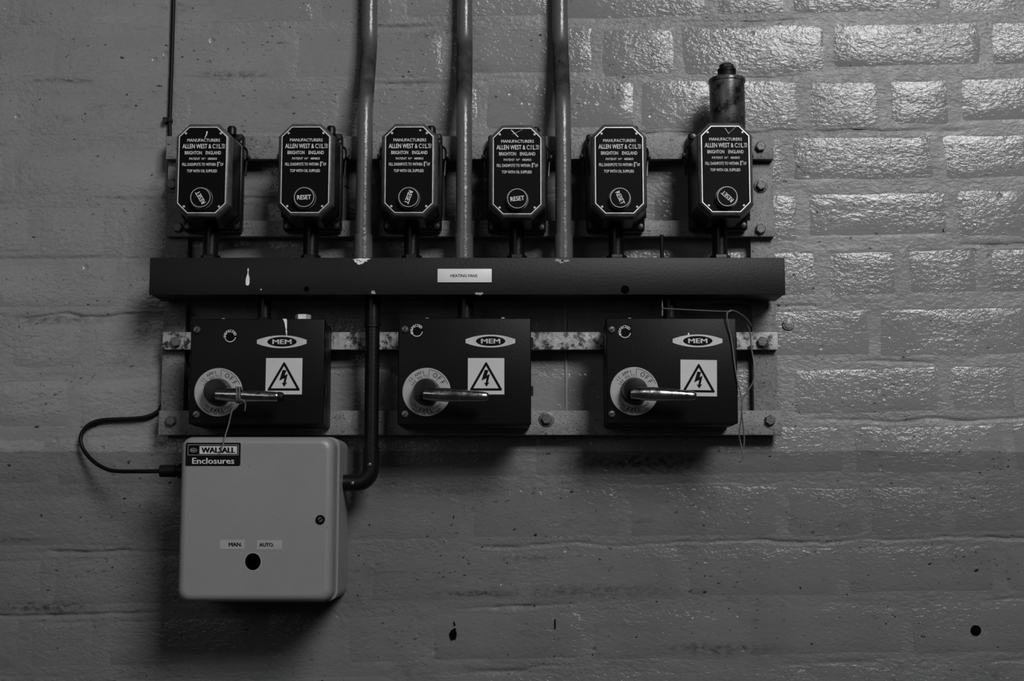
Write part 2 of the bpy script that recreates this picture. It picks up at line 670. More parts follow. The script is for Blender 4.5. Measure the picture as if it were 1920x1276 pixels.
me.polygons.foreach_set('loop_start', np.arange(0, quads.size, 4))
me.polygons.foreach_set('loop_total', np.full(len(quads), 4))
me.update()
me.polygons.foreach_set('use_smooth', [True] * len(quads))
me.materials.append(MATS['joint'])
wall = bpy.data.objects.new('wall_back', me)
COL.objects.link(wall)
WL[wall.name] = Vector((0, 0, 0))
tag(wall, 'painted brick wall, pale grey above a straight line and darker below', 'wall', kind='structure')


def brick_mesh(k, ratio):
    """unit brick (1 x 1 in x, z; mm-true depth), softly domed with worn arrises"""
    rb = random.Random(900 + k)
    bm = bmesh.new()
    xs = [-0.5, -0.46, -0.2, 0.1, 0.4, 0.47, 0.5] if ratio > 2 else [-0.5, -0.42, -0.1, 0.2, 0.43, 0.5]
    zs = [-0.5, -0.38, -0.1, 0.2, 0.42, 0.5]
    V = []
    kb = rb.uniform(0.9, 2.2)
    tx, tz = rb.uniform(-0.9, 0.9), rb.uniform(-0.5, 0.9)
    for a, z in enumerate(zs):
        row = []
        for c, x in enumerate(xs):
            edge = (a in (0, len(zs) - 1)) + (c in (0, len(xs) - 1))
            d = rb.uniform(-0.15, 0.15) + 0.4 * tx * x - 0.4 * tz * z
            d -= (0, 1.0, 1.5)[edge] * (kb if a == 0 else 1.0)
            jx = 0 if edge else rb.uniform(-0.02, 0.02)
            jz = rb.uniform(-0.035, 0.035) if edge else 0
            row.append(bm.verts.new((x + jx, -d * 0.001, z + jz)))
        V.append(row)
    for a in range(len(zs) - 1):
        for c in range(len(xs) - 1):
            bm.faces.new((V[a][c], V[a][c + 1], V[a + 1][c + 1], V[a + 1][c]))
    ring = V[0] + [r[-1] for r in V[1:]] + V[-1][-2::-1] + [r[0] for r in V[-2:0:-1]]
    low = [bm.verts.new((v.co.x, 0.012, v.co.z)) for v in ring]
    n = len(ring)
    for i in range(n):
        bm.faces.new((ring[(i + 1) % n], ring[i], low[i], low[(i + 1) % n]))
    bmesh.ops.recalc_face_normals(bm, faces=bm.faces)
    m = bpy.data.meshes.new('brick')
    bm.to_mesh(m)
    bm.free()
    m.polygons.foreach_set('use_smooth', [True] * len(m.polygons))
    m.update()
    at = m.attributes.get('sharp_edge') or m.attributes.new('sharp_edge', 'BOOLEAN', 'EDGE')
    deep = lambda v: m.vertices[v].co.y > 0.011
    side = set()
    for p in m.polygons:
        if any(deep(v) for v in p.vertices):
            side.update(p.edge_keys)
    for e in m.edges:
        if e.key in side and not any(deep(v) for v in e.vertices):
            at.data[e.index].value = True
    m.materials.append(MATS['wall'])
    return m


long_b = [brick_mesh(k, 3) for k in range(9)]
short_b = [brick_mesh(k + 50, 1.4) for k in range(6)]
for xm, zc, bw, bh, pr, i in bricks:
    o = bpy.data.objects.new('brick', random.choice(long_b if bw > 0.14 else short_b))
    COL.objects.link(o)
    o.parent = wall
    o.location = (xm, -(0.75 + pr * 0.12) * 0.001, zc)
    o.scale = (bw, 1, bh)
    o.rotation_euler = (0, -SLOPE + random.uniform(-0.006, 0.006), 0)

# fixings, and holes whose inner shade is drawn as solid black shapes
x, z = U(1830, 1181, 2)
bm = nb()
turned(bm, x, z, [(0.0065, -6), (0.0065, 2.4), (0.0055, 2.7)], 20)
obj('hole_dark', bm, 'void', wall)
x, z = U(851, 1187, 2)
bm = nb()
blob(bm, x, z, 0.0045, 0.0085, -4, 6.6, 12, 0.35, 4)
obj('hole_dark', bm, 'void', wall)
x, z = U(1478, 608, 2)
bm = nb()
turned(bm, x, z, [(0.0085, -3), (0.0082, 2.6), (0.0066, 3.6), (0.0055, 3.4), (0.0050, 5.0), (0.002, 5.4)], 9)
obj('painted_fixing', bm, 'wall', wall, sharp=60)
for (a, b, c, e) in ((1041, 1160, 1041, 1178), (851, 1165, 853, 1172)):
    bm = nb()
    p, q = U(a, b, 3), U(c, e, 3)
    strip(bm, p, q, 0.0013, -2, 4.6)
    obj('wall_nick', bm, 'void', wall)

for a, b, c, e in ((1060, 566, 1060, 640), (1061, 650, 1062, 775)):
    bm = nb()
    p, q = U(a, b, 1), U(c, e, 1)
    tube(bm, [P(p[0], 0.6, p[1]), P((p[0] + q[0]) / 2 + 0.0004, 0.8, (p[1] + q[1]) / 2), P(q[0], 0.6, q[1])], 0.0022, 10)
    obj('paint_run', bm, 'tape_white', wall)

# ================================================================== MOUNTING FRAME
UPR0, UPR1 = 10, 16
RF = 28     # face of the rails, mm from the wall
frame = thing('mounting_frame', 'bolted grey steel frame of four rails and two uprights carrying all the switchgear', 'frame', (0, -0.001, U(0, 815, 0)[1]))


def hexbolt(bm, px, py, d, r, washer=True, hd=6.0, rot=0.2):
    x, z = U(px, py, d + hd)
    hexp = [(x + r * math.cos(rot + k * math.pi / 3), z + r * math.sin(rot + k * math.pi / 3)) for k in range(6)]
    if washer:
        turned(bm, x, z, [(r * 1.45, d - 1), (r * 1.45, d + 1.0), (r * 1.3, d + 1.4), (r * 0.6, d + 1.4)], 20)
    sm = [(x + (a - x) * 0.82, z + (b - z) * 0.82) for a, b in hexp]
    loft(bm, [[P(a, d, b) for a, b in hexp], [P(a, d + hd - 1, b) for a, b in hexp], [P(a, d + hd, b) for a, b in sm]])


for (xa, xb, ya, yb, inner, bolts) in ((308, 350, 258, 812, 1, [(321, 345)]), (1409, 1454, 255, 812, -1, [(1428, 346)])):
    x0t, zt = U(xa + 5 * inner, ya, UPR1)
    x0b, zb = U(xa, yb, UPR1)
    x0 = U(xa, 540, UPR1)[0]
    x1 = U(xb, 540, UPR1)[0]
    bm = nb()
    box(bm, x0, x1, UPR0, UPR1, zb, zt, 0.0008)
    if inner > 0:
        box(bm, x1 - 0.005, x1, -1, UPR0 + 1, zb, zt, 0.0006)
    else:
        box(bm, x0, x0 + 0.005, -1, UPR0 + 1, zb, zt, 0.0006)
    up = obj('upright', bm, 'steel', frame)
    for px, py in bolts:
        bm = nb()
        hexbolt(bm, px, py, UPR1, 0.0066, True, 7)
        obj('bolt', bm, 'bolt_steel', up)

rails = [
    (312, 1451, 255, 298, 'steel', [(1427, 273)]),
    (311, 1453, 413, 443, 'steel', [(332, 425), (1427, 428)]),
    (305, 1459, 622, 655, 'worn_steel', [(328, 640), (1430, 640)]),
    (298, 1467, 769, 815, 'steel', [(319, 788), (1445, 787), (1025, 785)]),
]
for xa, xb, ya, yb, mt, bolts in rails:
    x0, z1 = U(xa, ya, RF)
    x1, z0 = U(xb, yb, RF)
    bm = nb()
    box(bm, x0, x1, UPR1, RF, z0, z1, 0.0008)
    rl = obj('rail', bm, mt, frame)
    for px, py in bolts:
        bm = nb()
        hexbolt(bm, px, py, RF, 0.0068, px == 1025, 6, random.uniform(0, 1))
        obj('bolt', bm, 'bolt_steel', rl)

# ================================================================== MOTOR STARTERS
SF = 110.0     # face of the starter covers
fronts = [(379.5, 318.5), (572.5, 318), (767, 318), (969.5, 320.5), (1161, 319), (1360.5, 316.5)]
KS = (U(0, 300, SF)[1] - U(0, 340, SF)[1]) / 40      # metres per photo pixel on that plane
resets = [121, 2, -110, 6, -66, 137]
slabels = [
    'black octagonal motor starter at the left end, thin white drip on its plate',
    'black octagonal motor starter, second from the left, left of the first conduit',
    'black octagonal motor starter between the first and second grey conduits',
    'black octagonal motor starter between second and third grey conduits, straight scratch on its plate',
    'black octagonal motor starter just right of the third grey conduit',
    'black octagonal motor starter at the right end, dark canister standing on it',
]


def make_starter(cx, cz):
    root = thing('motor_starter', slabels[0], 'motor starter', (cx, -RF * 0.001, cz - 0.065), 'motor starters in a row on the upper rails')
    # cast base with corner lugs
    bm = nb()
    box(bm, cx - 0.0375, cx + 0.0375, RF + 0.3, 46, cz - 0.0645, cz + 0.0645, 0.004, 3)
    base = obj('base', bm, 'black_enamel', root)
    for sx in (-1, 1):
        for sz in (-1, 1):
            bm = nb()
            turned(bm, cx + sx * 0.0315, cz + sz * 0.0585, [(0.0046, 45), (0.0046, 46.6), (0.0036, 48.2), (0.0005, 48.6)], 14)
            obj('screw', bm, 'dark_metal', base)
    # flange and deep octagonal cover
    bm = nb()
    rings = []
    for hx, hz, ch, d in ((0.0385, 0.0650, 0.0185, 46), (0.0390, 0.0655, 0.0185, 46.8), (0.0390, 0.0655, 0.0185, 50), (0.0383, 0.0648, 0.0185, 51),
                          (0.0362, 0.0630, 0.0175, 52), (0.0350, 0.0610, 0.0168, 97)):
        rings.append([P(x, d, z) for x, z in octa(cx, cz, hx, hz, ch)])
    loft(bm, rings)
    cover = obj('cover', bm, 'black_enamel', root, sharp=38)
    bm = nb()
    rings = []
    for hx, hz, ch, d in ((0.0350, 0.0610, 0.0168, 96.8), (0.0352, 0.0611, 0.0167, 98), (0.0350, 0.0608, 0.0165, 102), (0.0340, 0.0598, 0.0160, 105.6),
                          (0.0325, 0.0580, 0.0150, 108.6), (0.0308, 0.0562, 0.0142, 110)):
        rings.append([P(x, d, z) for x, z in octa(cx, cz, hx, hz, ch)])
    loft(bm, rings)
    obj('bezel', bm, 'bezel_enamel', root, sharp=38)
    # polished trim line around the name plate
    bm = nb()
    outer = octa(cx, cz, 0.0300, 0.0548, 0.0124)
    inner = octa(cx, cz, 0.0291, 0.0539, 0.0120)
    rings = [[P(x, 109.8, z) for x, z in outer], [P(x, 110.7, z) for x, z in outer], [P(x, 110.7, z) for x, z in inner], [P(x, 109.8, z) for x, z in inner]]
    R = loft(bm, rings, False, False)
    n = len(R[0])
    for i in range(n):
        bm.faces.new((R[-1][i], R[-1][(i + 1) % n], R[0][(i + 1) % n], R[0][i]))
    obj('plate_trim', bm, 'trim_metal', root, sharp=20)
    bm = nb()
    plate(bm, octa(cx, cz, 0.0291, 0.0539, 0.0120), 109.8, 110.3)
    pl = obj('name_plate', bm, 'black_plate', root)
    # lettering
    bm = nb()
    dd = 110.42
    k = KS
    text(bm, 'MANUFACTURERS', cx + 1 * k, cz + 55.8 * k, 60 * k, 5.6 * k, dd, 0, 0.006)
    text(bm, 'ALLEN WEST & C', cx - 7.5 * k, cz + 44.5 * k, 60 * k, 8.4 * k, dd, 0, 0.012)
    text(bm, 'O', cx + 26.0 * k, cz + 46.2 * k, 4.2 * k, 4.6 * k, dd, 0, 0.006)
    text(bm, 'L', cx + 31.4 * k, cz + 44.5 * k, 3.6 * k, 8.4 * k, dd, 0, 0.012)
    text(bm, 'TD', cx + 37.4 * k, cz + 46.0 * k, 6.6 * k, 5.2 * k, dd, 0, 0.006)
    strip(bm, (cx + 24 * k, cz + 41.4 * k), (cx + 28 * k, cz + 41.4 * k), 0.9 * k, dd - 0.1, 0.1)
    strip(bm, (cx + 34.4 * k, cz + 41.4 * k), (cx + 40.4 * k, cz + 41.4 * k), 0.9 * k, dd - 0.1, 0.1)
    text(bm, 'BRIGHTON', cx - 17.5 * k, cz + 32.2 * k, 31 * k, 6.4 * k, dd, 0, 0.006)
    text(bm, 'ENGLAND', cx + 19.5 * k, cz + 32.2 * k, 28 * k, 6.4 * k, dd, 0, 0.006)
    text(bm, 'PATENT', cx - 14.5 * k, cz + 21.0 * k, 20 * k, 4.2 * k, dd, 0, 0.004)
    text(bm, 'N', cx + 0.2 * k, cz + 21.0 * k, 3.4 * k, 4.2 * k, dd, 0, 0.004)
    text(bm, 'O', cx + 4.0 * k, cz + 21.9 * k, 2.6 * k, 2.6 * k, dd, 0, 0.004)
    text(bm, '480803', cx + 17.5 * k, cz + 21.0 * k, 17 * k, 4.2 * k, dd, 0, 0.004)
    text(bm, 'FILL DASHPOTS TO WITHIN', cx - 6.5 * k, cz + 10.3 * k, 61 * k, 5.6 * k, dd, 0, 0.006)
    text(bm, '1', cx + 28.0 * k, cz + 13.2 * k, 1.5 * k, 3.6 * k, dd, 0, 0)
    strip(bm, (cx + 26.4 * k, cz + 10.6 * k), (cx + 29.8 * k, cz + 10.6 * k), 0.6 * k, dd - 0.1, 0.1)
    text(bm, '8', cx + 28.0 * k, cz + 8.0 * k, 2.4 * k, 3.6 * k, dd, 0, 0)
    text(bm, '"', cx + 31.0 * k, cz + 14.0 * k, 2.2 * k, 2.2 * k, dd, 0, 0.01)
    text(bm, 'OF', cx + 35.4 * k, cz + 10.3 * k, 5.6 * k, 5.6 * k, dd, 0, 0.006)
    text(bm, 'TOP WITH OIL SUPPLIED', cx - 0.5 * k, cz - 1.9 * k, 55 * k, 5.4 * k, dd, 0, 0.006)
    obj('lettering', bm, 'print_white', pl, smooth=False)
    for sx in (-1, 1):
        for sz in (-1, 1):
            bm = nb()
            turned(bm, cx + sx * 32 * k, cz + sz * 68.5 * k, [(0.0016, 110), (0.0016, 110.6), (0.0012, 111.0), (0.0004, 111.1)], 12)
            obj('plate_screw', bm, 'badge_silver', pl)
    # reset button in its collar
    bx_, bz = cx + 0.4 * k, cz - 54 * k
    bm = nb()
    turned(bm, bx_, bz, [(0.0142, 110), (0.0142, 111.6), (0.0138, 112.3), (0.0131, 112.3), (0.0131, 111.2)], 36)
    obj('button_collar', bm, 'collar_metal', root)
    bm = nb()
    turned(bm, bx_, bz, [(0.0126, 110), (0.0126, 117), (0.0122, 118)], 36)
    bt = obj('reset_button', bm, 'black_plate', root)
    bm = nb()
    loft(bm, [[P(x, 117.9, z) for x, z in circ(bx_, bz, 0.0126, 36)], [P(x, 118.6, z) for x, z in circ(bx_, bz, 0.0125, 36)],
              [P(x, 118.6, z) for x, z in circ(bx_, bz, 0.0116, 36)], [P(x, 117.9, z) for x, z in circ(bx_, bz, 0.0115, 36)]], False, False)
    obj('button_ring', bm, 'dial_silver', bt)
    # side clips: hooked spring straps with a pivot pin
    for s in (-1, 1):
        bm = nb()
        xo = cx + s * 0.0415
        tube(bm, spline([P(cx + s * 0.037, 50, cz + 0.046), P(xo, 46, cz + 0.043), P(xo + s * 0.001, 44, cz + 0.034), P(xo, 44, cz + 0.020), P(xo - s * 0.0005, 45, cz + 0.008)], 5), 0.0016, 8)
        cl = obj('side_clip', bm, 'dark_metal', root)
        bm = nb()
        box(bm, min(xo, xo + s * 0.0045), max(xo, xo + s * 0.0045), 40, 50, cz + 0.030, cz + 0.036, 0.0008)
        obj('clip_catch', bm, 'black_enamel', cl)
    # lug on top
    bm = nb()
    upright(bm, cx + 0.024, 54, [(0.006, cz + 0.060), (0.006, cz + 0.0685), (0.0045, cz + 0.071), (0.001, cz + 0.0712)], 14)
    obj('filler_cap', bm, 'black_enamel', root)
    return root, bt, (bx_, bz)


cx0, cz0 = U(fronts[0][0], fronts[0][1], SF)
st0, bt0, (rbx, rbz) = make_starter(cx0, cz0)
starters = []
for i, (px, py) in enumerate(fronts):
    cx, cz = U(px, py, SF)
    s = st0 if i == 0 else copy_tree(st0)
    if i:
        s.location = (cx, -RF * 0.001, cz - 0.065)
        WL[s.name] = Vector(s.location)
        for c in s.children:
            WL[c.name] = WL[s.name]
            for g in c.children:
                WL[g.name] = WL[s.name]
    s['label'] = slabels[i]
    starters.append((s, cx, cz))
for i, (s, cx, cz) in enumerate(starters):
    bt = [c for c in s.children if c.name.startswith('reset_button')][0]
    pl = [c for c in s.children if c.name.startswith('name_plate')][0]
    bm = nb()
    text(bm, 'RESET', cx + (rbx - cx0), cz + (rbz - cz0), 25 * KS, 8.2 * KS, 118.15, math.radians(resets[i]), 0.02)
    obj('reset_lettering', bm, 'print_white', bt, smooth=False)
    k = KS
    bm = None
    if i == 0:
        bm = nb()
        plate(bm, [(cx + 5.5 * k, cz + 72 * k), (cx + 8 * k, cz + 73 * k), (cx + 7 * k, cz + 66 * k), (cx + 3.5 * k, cz + 60 * k), (cx + 2.5 * k, cz + 60.5 * k), (cx + 5 * k, cz + 66 * k)], 110.3, 110.6)
        nm = 'paint_drip'
    elif i == 2:
        bm = nb()
        blob(bm, cx + 20 * k, cz + 74 * k, 1.6 * k, 1.6 * k, 110.3, 0.3, 10, 0.2, 2)
        nm = 'paint_spot'
    elif i == 3:
        bm = nb()
        strip(bm, (cx - 10.5 * k, cz + 77 * k), (cx + 2 * k, cz + 64 * k), 1.6 * k, 110.3)
        strip(bm, (cx + 10 * k, cz + 78 * k), (cx - 8 * k, cz + 69 * k), 0.35 * k, 110.3)
        nm = 'scratch'
    elif i == 5:
        bm = nb()
        strip(bm, (cx + 0 * k, cz + 77 * k), (cx + 7 * k, cz + 66 * k), 1.0 * k, 110.3)
        strip(bm, (cx + 20 * k, cz + 79 * k), (cx + 7 * k, cz + 67 * k), 0.5 * k, 110.3)
        nm = 'scratch'
    if bm:
        obj(nm, bm, 'print_white' if i < 5 else 'dial_silver', pl)

# dark tank on the sixth starter
s6, cx6, cz6 = starters[5]
tx = U(1363.5, 185, 62)[0]
tz0 = cz6 + 0.0625
ztop = U(1363, 141, 85)[1]
tank = thing('metal_canister', 'dark stained cylindrical metal canister with screw cap on top of the rightmost motor starter', 'canister', (tx, -0.062, tz0))
bm = nb()
upright(bm, tx, 62, [(0.0215, tz0), (0.0226, tz0 + 0.002), (0.0226, ztop - 0.004), (0.0236, ztop - 0.003), (0.0238, ztop), (0.0232, ztop + 0.0015), (0.020, ztop + 0.003), (0.013, ztop + 0.004)], 40)
obj('canister_body', bm, 'tank_metal', tank)
zc2 = ztop + 0.0035
bm = nb()
upright(bm, tx, 62, [(0.0120, zc2), (0.0120, zc2 + 0.006), (0.0112, zc2 + 0.0065), (0.0112, zc2 + 0.0075), (0.0120, zc2 + 0.008), (0.0120, zc2 + 0.011), (0.0108, zc2 + 0.0125)], 28)
cp = obj('screw_cap', bm, 'black_rubber', tank)
bm = nb()
upright(bm, tx, 62, [(0.0096, zc2 + 0.012), (0.0096, zc2 + 0.0165), (0.0085, zc2 + 0.018), (0.003, zc2 + 0.0182)], 6)
obj('cap_nut', bm, 'black_rubber', cp)

# ================================================================== TRUNKING
TF = 88.0
x0, z1 = U(281, 482.5, TF)
x1, z0 = U(1473, 552.5, TF)
tr = thing('cable_trunking', 'long dark grey steel cable trunking crossing the frame under the motor starters', 'trunking', (0, -RF * 0.001, z0))
TZ0, TZ1 = z0, z1
bm = nb()
box(bm, x0 + 0.001, x1 - 0.001, RF + 0.3, TF - 2, z0 + 0.0008, z1 - 0.0008, 0.001)
obj('trunking_body', bm, 'switch_side', tr)
bm = nb()
box(bm, x0, x1, TF - 5, TF, z0, z1, 0.0013)
lid = obj('trunking_lid', bm, 'dark_trunking', tr)
for px, py, r in ((575, 541.5, 0.0033), (1172, 542.5, 0.0052)):
    x, z = U(px, py, TF)
    bm = nb()
    turned(bm, x, z, [(r, TF - 1), (r, TF + 0.5), (r * 0.8, TF + 1.0), (r * 0.1, TF + 0.8)], 20)
    obj('hole_plug', bm, 'void', lid)
x, z = U(489.5, 542.5, TF)
bm = nb()
turned(bm, x, z, [(0.0009, TF - 0.2), (0.0008, TF + 0.5)], 8)
obj('paint_spot', bm, 'white_paint', lid)
# the HEATING FANS plate
a0, b1 = U(820.5, 504, TF)
a1, b0 = U(922, 529.5, TF)
bm = nb()
box(bm, a0, a1, TF - 0.2, TF + 1.6, b0, b1, 0.0004)
lp = obj('name_label', bm, 'label_bright', lid)
bm = nb()
xx, zz = U(870, 517, TF)
text(bm, 'HEATING FANS', xx, zz, 0.0335, 0.0038, TF + 1.75, 0, 0.02)
obj('lettering', bm, 'print_black', lp, smooth=False)
# paint: a long white drip, splashes where the conduits were painted
bm = nb()
prof = [(503, 0.7), (506, 1.3), (509, 0.6), (514, 1.1), (518, 2.4), (522, 3.3), (529, 3.6), (533, 3.1), (535, 1.6)]
lft, rgt = [], []
for py, hw in prof:
    cxp = 465.5 - (py - 503) * 0.045
    lft.append(U(cxp - hw, py, TF))
    rgt.append(U(cxp + hw, py, TF))
plate(bm, lft + rgt[::-1], TF, TF + 0.7)
obj('paint_drip', bm, 'white_paint', lid)
for sx, sy, rx, rz, sd in ((679, 487, 14, 3.2, 1), (675, 492, 6, 4, 2), (668, 489, 3, 3, 12), (1052, 489.5, 6, 3.2, 3), (1062, 488.5, 8, 2.6, 4), (1045, 487.5, 4, 2, 5), (898, 550, 7, 2.5, 6), (699.5, 548, 4.5, 4, 7)):
    x, z = U(sx, sy, TF)
    bm = nb()
    blob(bm, x, z, rx * KS, rz * KS, TF - 0.1, 0.5, 14, 0.4, sd)
    obj('paint_splash', bm, 'white_paint' if sx < 690 else 'tape_white', lid)

# ================================================================== GREY CONDUITS
CD = 58.0
clabels = ['grey painted conduit rising left of the third motor starter, leftmost of three', 'grey painted conduit rising between the third and fourth motor starters, middle of three', 'grey painted conduit rising left of the fifth motor starter, rightmost of three']
for i, (xt, xm, xb) in enumerate(((693.3, 684, 681), (871.5, 870.2, 869.8), (1050.5, 1055.7, 1056.7))):
    zc = TZ1
    xbw = U(xb, 470, CD)[0]
    root = thing('conduit', clabels[i], 'conduit', (xbw, -CD * 0.001, zc), 'grey conduits')
    zA = U(960, 436.5, CD + 12)[1]
    xmw, zM = U(xm, 262, CD - 2)
    xm2, zM2 = U(xm * 0.85 + xt * 0.15, 200, CD - 8)
    xt2, zT2 = U(xm * 0.15 + xt * 0.85, 90, 28)
    xtw, zTp = U(xt, 30, 22)
    pts = [P(xbw, CD, zc + 0.004), P(xbw, CD, zA + 0.02), P(xmw, CD - 1, zM), P(xm2, CD - 6, zM2), P((xm2 + xt2) / 2, (CD - 6 + 28) / 2, (zM2 + zT2) / 2), P(xt2, 27, zT2), P(xtw, 22, zTp), P(xtw + (xtw * -0.002), 22, zTp + 0.12), P(xtw, 22, H + 0.97)]
    bm = nb()
    tube(bm, spline(pts, 8), 0.0104, 24)
    obj('pipe', bm, 'conduit', root)
    bm = nb()
    upright(bm, xbw, CD, [(0.0106, zc), (0.0119, zc + 0.001), (0.0119, zA - 0.0008), (0.0112, zA), (0.0104, zA)], 28)
    obj('coupler', bm, 'conduit', root)

# black stubs above and below the trunking
zr2 = U(960, 437, 50)[1]
names = ['leftmost motor starter', 'second motor starter from the left', 'third motor starter from the left', 'fourth motor starter from the left', 'fifth motor starter from the left', 'rightmost motor starter']
for i, (s, cx, cz) in enumerate(starters):
    bm = nb()
    xo = cx
    upright(bm, xo, 52, [(0.0098, TZ1 - 0.0005), (0.0098, cz - 0.060)], 20)
    upright(bm, xo, 52, [(0.0126, TZ1 - 0.0003), (0.0130, TZ1 + 0.001), (0.0130, TZ1 + 0.008), (0.0124, TZ1 + 0.009)], 6)
    o = obj('conduit_nipple', bm, 'black_enamel')
    tag(o, 'short black conduit joining the %s to the trunking below' % names[i], 'conduit', 'short black conduit nipples')
bm = nb()
xx = U(1237, 466, 20)[0]
upright(bm, xx, 45, [(0.0024, TZ1 - 0.0003), (0.0024, U(0, 440, 45)[1])], 12)
o = obj('cable_tail', bm, 'black_rubber')
tag(o, 'thin black cable between fifth and sixth motor starters, just above the trunking', 'cable')
SWZ1 = U(960, 597, 104)[1]
for px, r, nm in ((496, 0.0085, 'left'), (873, 0.0098, 'middle'), (1256, 0.0090, 'right')):
    xx = U(px, 575, 56)[0]
    bm = nb()
    upright(bm, xx, 56, [(r, SWZ1 - 0.0005), (r, TZ0 + 0.0005)], 20)
    upright(bm, xx, 56, [(r * 1.3, SWZ1 - 0.0002), (r * 1.3, SWZ1 + 0.006), (r * 1.2, SWZ1 + 0.007)], 6)
    o = obj('conduit_nipple', bm, 'black_enamel')
    tag(o, 'short black conduit joining the trunking to the %s rotary switch' % nm, 'conduit', 'short black conduit nipples')

# ================================================================== ROTARY SWITCHES
LF = 104.0
KL = (U(0, 680, LF)[1] - U(0, 720, LF)[1]) / 40
swlabels = ['dark grey rotary isolator switch on the left, string wound round its chrome handle',
            'dark grey rotary isolator switch in the middle of the three',
            'dark grey rotary isolator switch on the right, loose wire hanging over its corner']
sw = [
    dict(x=(358.5, 606), y=(597, 795), dial=(409.8, 735), badge=(528.5, 640.5), warn=(532.5, 705), insp=(431.7, 630.3), sc=[(369, 617.8), (367.6, 776.3)], top=[(420, 0)], tip=True, wr=0.0),
    dict(x=(747, 996), y=(596, 796), dial=(800, 734.6), badge=(919.5, 639.3), warn=(911.4, 705), insp=(781.9, 620), sc=[(759, 617), (759, 775.8)], top=[(801, 0), (920, 8), (943, -4)], tip=False, wr=0.0),
    dict(x=(1136, 1384.5), y=(596, 794), dial=(1189.2, 733), badge=(1307.7, 638.8), warn=(1310, 708.3), insp=(1171.9, 622.4), sc=[(1147, 617.7), (1147, 775.5)], top=[(1180, 0)], tip=False, wr=0.015),
]
handles = []
for i, s in enumerate(sw):
    x0, z1 = U(s['x'][0], s['y'][0], LF)
    x1, z0 = U(s['x'][1], s['y'][1], LF)
    root = thing('isolator_switch', swlabels[i], 'switch', ((x0 + x1) / 2, -RF * 0.001, z0), 'rotary isolator switches')
    bm = nb()
    box(bm, x0 + 0.0012, x1 - 0.0012, RF + 0.3, LF - 15, z0 - 0.001, z1 - 0.001, 0.002)
    body = obj('case', bm, 'switch_side', root)
    bm = nb()
    box(bm, x0, x1, LF - 14, LF, z0, z1, 0.0018, 3)
    lid_ = obj('lid', bm, 'switch_enamel', root)
    for hz in (0.28, 0.74):
        bm = nb()
        zz = z0 + (z1 - z0) * hz
        upright(bm, x1 + 0.0006, LF - 16, [(0.0022, zz), (0.0022, zz + 0.012)], 12)
        obj('hinge', bm, 'switch_side', root)
    for px, py in s['sc']:
        x, z = U(px, py, LF + 2)
        bm = nb()
        turned(bm, x, z, [(0.0046, LF - 0.5), (0.0046, LF + 1.2), (0.0036, LF + 2.6), (0.0008, LF + 3.0)], 18)
        sc = obj('lid_screw', bm, 'screw_metal', root)
        bm = nb()
        a = random.uniform(0.3, 1.2)
        strip(bm, (x - 0.0034 * math.cos(a), z - 0.0034 * math.sin(a)), (x + 0.0034 * math.cos(a), z + 0.0034 * math.sin(a)), 0.0009, LF + 2.2, 0.95)
        obj('slot', bm, 'void', sc)
    for px, dd in s['top']:
        x = U(px, 593, 85)[0]
        bm = nb()
        upright(bm, x, 88 - dd, [(0.0032, z1 - 0.001), (0.0030, z1 + 0.0012), (0.0018, z1 + 0.0024), (0.0003, z1 + 0.0027)], 14)
        obj('top_screw', bm, 'screw_bright', root)
    # dial plate
    cx, cz = U(*s['dial'], LF)
    R = 0.0297
    bm = nb()
    turned(bm, cx, cz, [(R, LF - 0.2), (R, LF + 0.8), (R - 0.0004, LF + 1.1)], 64)
    dial = obj('dial_plate', bm, 'dial_silver', root)
    bm = nb()
    dd = LF + 1.25
    arc_text(bm, '15 AMPS', cx, cz, 0.83 * R, 123, 7.6, 0.0036, dd, bold=0.012, sx=0.8)
    arc_text(bm, '500 VOLTS', cx, cz, 0.655 * R, 122, 7.8, 0.0034, dd, bold=0.012, sx=0.72)
    arc_text(bm, 'OFF', cx, cz, 0.77 * R, 47, 16, 0.0058, dd, bold=0.0, sx=0.95)
    lower = nb()
    arc_text(lower, 'THE', cx, cz, 0.74 * R, -127, 6.2, 0.0030, dd, True, 0.02, 0.7)
    arc_text(lower, 'EXEL', cx, cz, 0.76 * R, -92, 11.0, 0.0046, dd, True, 0.035, 1.0)
    arc_text(lower, 'RANGE', cx, cz, 0.74 * R, -53, 6.4, 0.0028, dd, True, 0.01, 0.75)
    arc_text(lower, 'MADE IN ENGLAND', cx, cz, 0.90 * R, -90, 5.5, 0.0027, dd, True, 0.02, 0.8)
    # the frame printed around OFF
    pts = [(0.60, 82), (0.93, 84)] + [(0.93, 84 - 4 * q) for q in range(1, 17)]
    for (r0, a0), (r1, a1) in zip(pts, pts[1:]):
        a0, a1 = math.radians(a0), math.radians(a1)
        strip(bm, (cx + r0 * R * math.cos(a0), cz + r0 * R * math.sin(a0)), (cx + r1 * R * math.cos(a1), cz + r1 * R * math.sin(a1)), 0.0005, dd - 0.1, 0.1)
    obj('lettering', bm, 'print_black', dial, smooth=False)
    obj('lettering', lower, 'print_black', dial, smooth=False)
    # boss and handle
    bm = nb()
    turned(bm, cx, cz, [(0.0168, LF + 1), (0.0168, LF + 4), (0.0160, LF + 6), (0.0152, LF + 17), (0.0140, LF + 21), (0.006, LF + 22)], 40)
    obj('boss', bm, 'boss_black', root)
    hx0, hz0 = U(s['dial'][0] - 7.0, s['dial'][1] + 3, LF + 30)
    hx1, hz1 = U(s['dial'][0] + 117.0, s['dial'][1] + 8.5, LF + 33)
    n = 24
    rings = []
